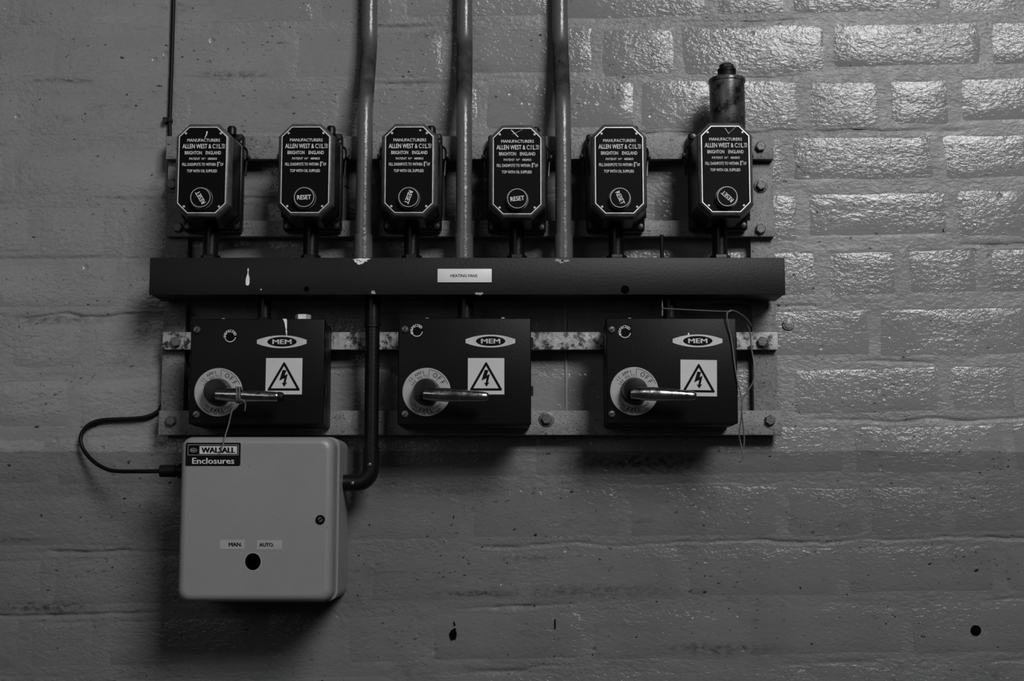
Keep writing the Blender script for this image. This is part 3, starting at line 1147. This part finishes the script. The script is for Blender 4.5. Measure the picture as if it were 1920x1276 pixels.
    prof = [(0.0, 0.0060, 0.0070, 26), (0.004, 0.0068, 0.0085, 26), (0.02, 0.0070, 0.0090, 26), (0.2, 0.0082, 0.0092, 26), (0.35, 0.0084, 0.0082, 28), (0.55, 0.0075, 0.0066, 30), (0.75, 0.0066, 0.0056, 31), (0.9, 0.0060, 0.0050, 32), (0.96, 0.0054, 0.0046, 32), (0.99, 0.0040, 0.0034, 32), (1.0, 0.0020, 0.0018, 32)]
    for t, hh, hd, dc in prof:
        xc, zc = hx0 + (hx1 - hx0) * t, hz0 + (hz1 - hz0) * t
        rings.append([P(xc, LF + dc + 1000 * hd * math.sin(2 * math.pi * k / n), zc + hh * math.cos(2 * math.pi * k / n)) for k in range(n)])
    bm = nb()
    loft(bm, rings)
    hnd = obj('handle', bm, 'chrome', root, sharp=50)
    handles.append((hx0, hz0, hx1, hz1))
    if s['tip']:
        bm = nb()
        rr = []
        for t, k_ in ((0.95, 1.06), (1.0, 1.06), (1.03, 0.9), (1.045, 0.5)):
            xc, zc = hx0 + (hx1 - hx0) * t, hz0 + (hz1 - hz0) * t
            rr.append([P(xc, LF + 32 + 4.6 * k_ * math.sin(2 * math.pi * k / n), zc + 0.0056 * k_ * math.cos(2 * math.pi * k / n)) for k in range(n)])
        loft(bm, rr)
        obj('handle_tip', bm, 'black_rubber', hnd)
    # lens-shaped badge
    bx_, bz = U(*s['badge'], LF)
    hw, hh = 46.5 * KL, 12 * KL
    poly = []
    for q in range(17):
        u = -1 + 2 * q / 16
        poly.append((bx_ + hw * u, bz + hh * (0.30 + 0.70 * (1 - abs(u) ** 2.1))))
    for q in range(17):
        u = 1 - 2 * q / 16
        poly.append((bx_ + hw * u, bz - hh * (0.30 + 0.70 * (1 - abs(u) ** 2.1))))
    bm = nb()
    plate(bm, poly, LF - 0.2, LF + 0.9)
    badge = obj('badge', bm, 'badge_silver', root)
    bm = nb()
    plate(bm, circ(bx_ + 0.5 * KL, bz, 27.5 * KL, 40, 9.2 * KL), LF + 0.85, LF + 1.05)
    obj('badge_oval', bm, 'print_black', badge)
    bm = nb()
    text(bm, 'MEM', bx_ + 0.5 * KL, bz, 35 * KL, 8.6 * KL, LF + 1.2, 0, 0.03)
    obj('lettering', bm, 'badge_silver', badge, smooth=False)
    # warning label
    wx, wz = U(*s['warn'], LF)
    hs = 34 * KL
    bm = nb()
    box(bm, wx - hs, wx + hs, LF - 0.1, LF + 0.5, wz - hs, wz + hs, 0, rot=s['wr'])
    wl = obj('warning_label', bm, 'label_white', root)
    ca, sa = math.cos(-s['wr']), math.sin(-s['wr'])

    def wp(a, b):
        a, b = a * KL, b * KL
        return (wx + a * ca - b * sa, wz + a * sa + b * ca)
    bm = nb()
    tri_o = [(0, 26.5), (1.6, 25.5), (30.0, -24.5), (29.0, -27), (-29.0, -27), (-30.0, -24.5), (-1.6, 25.5)]
    tri_i = [(0, 19.0), (0.2, 19.0), (23.5, -22.2), (23.2, -22.6), (-23.2, -22.6), (-23.5, -22.2), (-0.2, 19.0)]
    loft(bm, [[P(wp(*q)[0], LF + 0.45, wp(*q)[1]) for q in tri_o], [P(wp(*q)[0], LF + 0.65, wp(*q)[1]) for q in tri_o],
              [P(wp(*q)[0], LF + 0.65, wp(*q)[1]) for q in tri_i], [P(wp(*q)[0], LF + 0.45, wp(*q)[1]) for q in tri_i]], False, False)
    obj('warning_triangle', bm, 'print_black', wl)
    bm = nb()
    plate(bm, [wp(*q) for q in ((-2.6, 12), (4.6, 11.2), (1.4, 1.6), (7.2, 4.4), (3.4, -12.2), (6.6, -11.2), (0.8, -19.8), (-4.0, -12.2), (-0.8, -12.6), (0.8, -3.6), (-8.6, -8.4))], LF + 0.45, LF + 0.65)
    obj('lightning_bolt', bm, 'print_black', wl)
    # round inspection sticker
    ix, iz = U(*s['insp'], LF)
    rr = 10.2 * KL
    bm = nb()
    turned(bm, ix, iz, [(12.6 * KL, LF - 0.1), (12.6 * KL, LF + 0.25)], 32)
    stk = obj('inspection_sticker', bm, 'black_plate', root)
    bm = nb()
    arc_text(bm, 'INSPECTED', ix, iz, rr, 105 if i == 0 else 125, 21, 4.6 * KL, LF + 0.4, bold=0.03, sx=0.95)
    for q in range(14):
        a0, a1 = math.radians(-10 - q * 11), math.radians(-17 - q * 11)
        strip(bm, (ix + rr * math.cos(a0), iz + rr * math.sin(a0)), (ix + rr * math.cos(a1), iz + rr * math.sin(a1)), 1.7 * KL, LF + 0.25, 0.12)
    obj('lettering', bm, 'print_white', stk, smooth=False)
    if i == 0:
        # bright blanking plug on the top and a drip of white paint
        px_, pz = U(568, 592, 70)[0], z1 - 0.001
        bm = nb()
        upright(bm, px_, 62, [(0.0125, pz), (0.0125, pz + 0.0045), (0.0115, pz + 0.005)], 28)
        pg = obj('blanking_plug', bm, 'trim_metal', root)
        bm = nb()
        upright(bm, px_ - 0.001, 62, [(0.0100, pz + 0.0048), (0.0100, pz + 0.0110), (0.0092, pz + 0.0115)], 6)
        obj('plug_hexagon', bm, 'trim_metal', pg, sharp=20)
        bm = nb()
        lf, rt = [], []
        for py, hw, cc in ((597.5, 3.6, 533.5), (600, 3.2, 535), (606, 2.0, 536), (613, 1.6, 536.5), (618, 0.7, 536.8), (621, 1.5, 537), (625, 0.8, 537.2), (629, 0.5, 537.5)):
            lf.append(U(cc - hw, py, LF))
            rt.append(U(cc + hw, py, LF))
        plate(bm, lf + rt[::-1], LF - 0.1, LF + 0.5)
        obj('paint_drip', bm, 'white_paint', root)
    if i == 2:
        x, z = U(1291, 626, LF)
        bm = nb()
        blob(bm, x, z, 1.5 * KL, 2.6 * KL, LF, 0.4, 10, 0.2, 8)
        obj('paint_spot', bm, 'white_paint', root)

# string on the left switch's handle
hx0, hz0, hx1, hz1 = handles[0]
bm = nb()
pts = []
for q in range(0, 100):
    a = q / 100 * 2 * math.pi * 4.2
    t = 0.31 + 0.085 * (q / 100) + 0.02 * math.sin(a * 0.5)
    xc, zc = hx0 + (hx1 - hx0) * t, hz0 + (hz1 - hz0) * t
    pts.append(P(xc + 0.002 * math.sin(a), LF + 28.5 + 10.0 * math.sin(a), zc + 0.0096 * math.cos(a)))
tube(bm, pts, 0.0008, 6)
tw = thing('twine', 'pale twine wound round the left switch handle with its end hanging down', 'string', pts[0])
coil = obj('coil', bm, 'twine', tw)
tl = [(459.6, 744, 138), (458, 752, 134), (449, 757, 134), (438, 764, 135), (433.5, 775, 135), (429, 795, 135), (424, 811, 140), (419, 830, 150), (415, 843, 152)]
bm = nb()
tube(bm, spline([P(*(lambda q: (q[0], d, q[1]))(U(a, b, d))) for a, b, d in tl], 6), 0.0008, 6)
obj('tail', bm, 'twine', tw)
bm = nb()
tube(bm, spline([P(*(lambda q: (q[0], d, q[1]))(U(a, b, d))) for a, b, d in [(446, 748, 138), (455, 750, 139), (460, 756, 138), (459, 770, 136)]], 6), 0.0007, 6)
obj('tail', bm, 'twine', tw)

# wire on the right switch
WIRE = [
    [(1241.7, 562, 74), (1242, 578, 76), (1242, 592, 78)],
    [(1241.5, 578, 77), (1262, 579, 82), (1300, 581, 92), (1340, 583, 100), (1366, 583.5, 107), (1375, 582, 104), (1388, 588, 92), (1400, 598, 76), (1409, 610, 62)],
    [(1370, 581, 106), (1363, 588, 109), (1365, 606, 108.5), (1370, 630, 106.5), (1374, 653, 106.2), (1377, 679, 106.2), (1382, 710, 106.5), (1388, 735, 107), (1391, 752, 107), (1391, 770, 106), (1388, 796, 104), (1386, 816, 102), (1388, 828, 100), (1392, 845, 100), (1394, 862, 100)],
    [(1399, 606, 66), (1406, 622, 62), (1409, 653, 60), (1414, 684, 62), (1413, 712, 72), (1402, 733, 90), (1391, 752, 106), (1391.5, 780, 106), (1394, 806, 104), (1395.5, 825, 102), (1394, 840, 101)],
]
w0 = U(1394, 862, 100)
wt = thing('wire', 'thin wire draped over the top right corner of the right rotary switch', 'wire', P(w0[0], 100, w0[1]))
for pts in WIRE:
    bm = nb()
    tube(bm, spline([P(U(a, b, d)[0], d, U(a, b, d)[1]) for a, b, d in pts], 6), 0.00095, 6)
    obj('strand', bm, 'wire_strand', wt)

# ================================================================== BLACK CONDUIT TO THE ENCLOSURE
BD = 58.0
bxw = U(697.5, 700, BD)[0]
zel = U(697, 905, BD)[1]
bc = thing('black_conduit', 'black conduit running down from the trunking and elbowing left into the pale box', 'conduit', (bxw, -BD * 0.001, zel))
bm = nb()
zjoin = U(697, 838, BD)[1]
upright(bm, bxw, BD, [(0.0092, zjoin - 0.002), (0.0092, TZ0 + 0.0004)], 24)
obj('pipe', bm, 'black_enamel', bc)
zc = U(697, 607, BD)[1]
bm = nb()
upright(bm, bxw, BD, [(0.0094, zc - 0.005), (0.0106, zc - 0.0045), (0.0106, zc - 0.001), (0.0098, zc), (0.0098, TZ0 + 0.0003)], 24)
obj('coupler', bm, 'black_enamel', bc)
xe = U(642, 905, BD)[0]
pts = [P(bxw, BD, zjoin), P(bxw, BD, zel + 0.020)]
for q in range(1, 9):
    a = q / 8 * math.pi / 2
    rr = 0.018
    pts.append(P(bxw - rr + rr * math.cos(a), BD, zel + rr - rr * math.sin(a)))
pts.append(P(xe - 0.004, BD, zel))
bm = nb()
tube(bm, pts, 0.0104, 24)
el = obj('elbow', bm, 'black_enamel', bc)
for px, py in ((693, 870.5), (660.5, 905.5)):
    x, z = U(px, py, BD + 11)
    bm = nb()
    turned(bm, x, z, [(0.0026, BD + 9.5), (0.0026, BD + 11), (0.0016, BD + 11.8), (0.0003, BD + 12)], 14)
    obj('screw', bm, 'screw_metal', el)

# ================================================================== PALE ENCLOSURE
EF = 143.0
x0, z1 = U(338.5, 818, EF)
x1, z0 = U(621, 1128.5, EF)
ecx, ecz, ehx, ehz = (x0 + x1) / 2, (z0 + z1) / 2, (x1 - x0) / 2, (z1 - z0) / 2
en = thing('enclosure', 'pale grey wall box with rounded corners hanging below the left rotary switch', 'electrical box', (ecx, -0.002, z0))
bm = nb()
loft(bm, [[P(x, d, z) for x, z in rrect(ecx, ecz, ehx + 0.0022 - ins, ehz + 0.0015 - ins, 0.012)] for ins, d in ((0.004, 1.5), (0, 5.5), (0, 100), (0.0008, 100.8), (0.005, 100.8), (0.005, 105))])
obj('back_box', bm, 'enclosure_paint', en)
bm = nb()
rings = [[P(x, d, z) for x, z in rrect(ecx, ecz, ehx - ins, ehz - ins, max(0.013 - ins * 0.5, 0.004), 6)] for ins, d in ((0.0008, 103.4), (0, 104), (0, 132), (0.0008, 136.5), (0.0026, 140), (0.0052, 142.2), (0.0085, EF), (0.0090, EF), (0.0096, EF))]
R = loft(bm, rings, True, False)
hx, hz = U(474, 1052.5, EF)
hole = [bm.verts.new(P(x, EF, z)) for x, z in circ(hx, hz, 0.0094, 28, 0.0100)]
hin = [bm.verts.new(P(x, EF - 2.5, z)) for x, z in circ(hx, hz, 0.0094, 28, 0.0100)]
he = []
for i in range(28):
    he.append(bm.edges.new((hole[i], hole[(i + 1) % 28])))
    bm.faces.new((hole[i], hole[(i + 1) % 28], hin[(i + 1) % 28], hin[i]))
oe = [bm.edges.get((R[-1][i], R[-1][(i + 1) % len(R[-1])])) for i in range(len(R[-1]))]
bmesh.ops.triangle_fill(bm, edges=he + oe, use_beauty=True)
elid = obj('lid', bm, 'enclosure_paint', en, sharp=40)
bm = nb()
loft(bm, [[P(x, EF - 2.4, z) for x, z in circ(hx, hz, 0.0094, 28, 0.0100)], [P(x, EF - 24, z) for x, z in circ(hx, hz, 0.0094, 28, 0.0100)]], False, True)
obj('switch_hole', bm, 'void', elid)
bm = nb()
loft(bm, [[P(x, d, z) for x, z in circ(hx, hz, r, 32, r * 1.06)] for r, d in ((0.0106, EF - 0.2), (0.0106, EF + 0.25), (0.0095, EF + 0.25), (0.0095, EF - 0.4))], False, False)
obj('hole_rim', bm, 'tape_white', elid)
lx, lz = U(600.3, 973.5, EF + 2)
bm = nb()
turned(bm, lx, lz, [(0.0054, EF - 0.5), (0.0054, EF + 1.6), (0.0046, EF + 2.4), (0.0036, EF + 2.4), (0.0036, EF + 1.2)], 24)
lk = obj('lock', bm, 'void', elid)
bm = nb()
turned(bm, lx, lz, [(0.0035, EF - 0.5), (0.0034, EF + 2.2), (0.003, EF + 2.6)], 20)
obj('lock_barrel', bm, 'screw_metal', lk)
bm = nb()
strip(bm, (lx - 0.0028, lz - 0.0022), (lx + 0.0028, lz + 0.0022), 0.0012, EF + 2.3, 0.5)
obj('slot', bm, 'void', lk)
KE = (U(0, 900, EF)[1] - U(0, 940, EF)[1]) / 40
# maker's label
a0, b1 = U(349, 829.5, EF)
a1, b0 = U(450.5, 873, EF)
mcx, mcz = (a0 + a1) / 2, (b0 + b1) / 2
bm = nb()
plate(bm, rrect(mcx, mcz, (a1 - a0) / 2, (b1 - b0) / 2, 0.0018, 3), EF - 0.1, EF + 0.4)
ml = obj('maker_label', bm, 'print_black', elid)


def framebox(bm, c0, c1, e0, e1, wd, d):
    strip(bm, (c0, e0), (c1, e0), wd, d)
    strip(bm, (c0, e1), (c1, e1), wd, d)
    strip(bm, (c0, e0), (c0, e1), wd, d)
    strip(bm, (c1, e0), (c1, e1), wd, d)


bm = nb()
q0, q1 = U(353, 833.5, EF), U(447, 852.5, EF)
framebox(bm, q0[0], q1[0], q1[1], q0[1], 0.7 * KE, EF + 0.38)
obj('label_border', bm, 'dial_silver', ml)
bm = nb()
q0, q1 = U(374.5, 836, EF), U(444.5, 850.5, EF)
plate(bm, [(q0[0], q0[1]), (q1[0], q0[1]), (q1[0], q1[1]), (q0[0], q1[1])], EF + 0.35, EF + 0.55)
obj('label_panel', bm, 'label_white', ml)
bm = nb()
tx_, tz_ = U(409.5, 843.4, EF)
text(bm, 'WALSALL', tx_, tz_, 63 * KE, 10.2 * KE, EF + 0.68, 0, 0.06)
obj('lettering', bm, 'print_black', ml, smooth=False)
bm = nb()
tx_, tz_ = U(400, 863.5, EF)
text(bm, 'Enclosures', tx_, tz_, 79 * KE, 11.0 * KE, EF + 0.55, 0, 0.025)
obj('lettering', bm, 'label_white', ml, smooth=False)
bm = nb()
tx_, tz_ = U(363, 843.5, EF)
pts_ = circ(tx_, tz_, 6.2 * KE, 28, 3.6 * KE)
for a, b in zip(pts_, pts_[1:] + pts_[:1]):
    strip(bm, a, b, 0.8 * KE, EF + 0.4)
text(bm, 'Bdc', tx_, tz_, 8 * KE, 3.2 * KE, EF + 0.6, 0, 0.02)
obj('logo', bm, 'dial_silver', ml, smooth=False)
for (pa, qa, pb, qb, word, tx, tw_) in ((412.5, 1011.5, 458.5, 1029, 'MAN.', 441.5, 24), (482, 1012, 529, 1029.5, 'AUTO.', 500, 27)):
    a0, b1 = U(pa, qa, EF)
    a1, b0 = U(pb, qb, EF)
    bm = nb()
    box(bm, a0, a1, EF - 0.1, EF + 0.25, b0, b1, 0)
    lb = obj('tape_label', bm, 'tape_white', elid)
    bm = nb()
    xx, zz = U(tx, (qa + qb) / 2, EF)
    text(bm, word, xx, zz, tw_ * KE, 7.2 * KE, EF + 0.4, 0, 0.05)
    obj('lettering', bm, 'print_black', lb, smooth=False)
# cable gland on the left side
gz = U(320, 882.5, 80)[1]
gx1 = x0 + 0.0015
gx0 = U(299, 882, 80)[0]
gm = nb()
g_len = gx1 - gx0


def along_x(bm, prof, d, z, n=24):
    loft(bm, [[Vector((x, -d * 0.001 + r * math.sin(2 * math.pi * k / n), z + r * math.cos(2 * math.pi * k / n))) for k in range(n)] for x, r in prof])


along_x(gm, [(gx0, 0.0055), (gx0 + 0.001, 0.0074), (gx0 + g_len * 0.48, 0.0078), (gx0 + g_len * 0.5, 0.0064), (gx0 + g_len * 0.56, 0.0064), (gx0 + g_len * 0.57, 0.0094), (gx0 + g_len * 0.8, 0.0096), (gx0 + g_len * 0.82, 0.0086), (gx1, 0.0086)], 80, gz)
obj('cable_gland', gm, 'black_rubber', en)

# ================================================================== CABLE
c = lambda a, b: (120 + a / 3.19, 750 + b / 3.19)
loop = [(c(600, 424), 80), (c(568, 424), 80), (c(450, 425), 74), (c(320, 424), 52), (c(250, 410), 38), (c(180, 368), 24), (c(125, 308), 15), (c(101, 250), 11), (c(108, 195), 9), (c(150, 146), 8), (c(220, 120), 7), (c(320, 113), 7), (c(420, 109), 7), (c(490, 100), 7), (c(545, 78), 6), (c(580, 40), 5.4)]
pts = [P(U(p[0], p[1], d)[0], d, U(p[0], p[1], d)[1]) for p, d in loop]
xc = U(308, 700, 5)[0]
for py, px in ((735, 307), (650, 311), (500, 314), (350, 317), (255, 318.5), (225, 318.5), (120, 322), (0, 325.5), (-120, 328)):
    q = U(px, py, 5.4)
    pts.append(P(q[0], 5.4, q[1]))
cb = thing('cable', 'black cable coming down behind the left upright and looping round into the pale box', 'cable', pts[0])
bm = nb()
tube(bm, spline(pts, 8), 0.0026, 12)
obj('sheath', bm, 'black_rubber', cb)
q = U(314, 225, 6)
bm = nb()
box(bm, q[0] - 0.006, q[0] + 0.006, 0, 9, q[1] - 0.0035, q[1] + 0.0035, 0.0012)
cl = obj('clip', bm, 'black_rubber', cb)
q = U(309, 225, 10)
bm = nb()
turned(bm, q[0], q[1], [(0.0034, 0), (0.0034, 9.0), (0.0030, 10.0), (0.0003, 10.4)], 14)
obj('clip_nail', bm, 'dark_metal', cl)
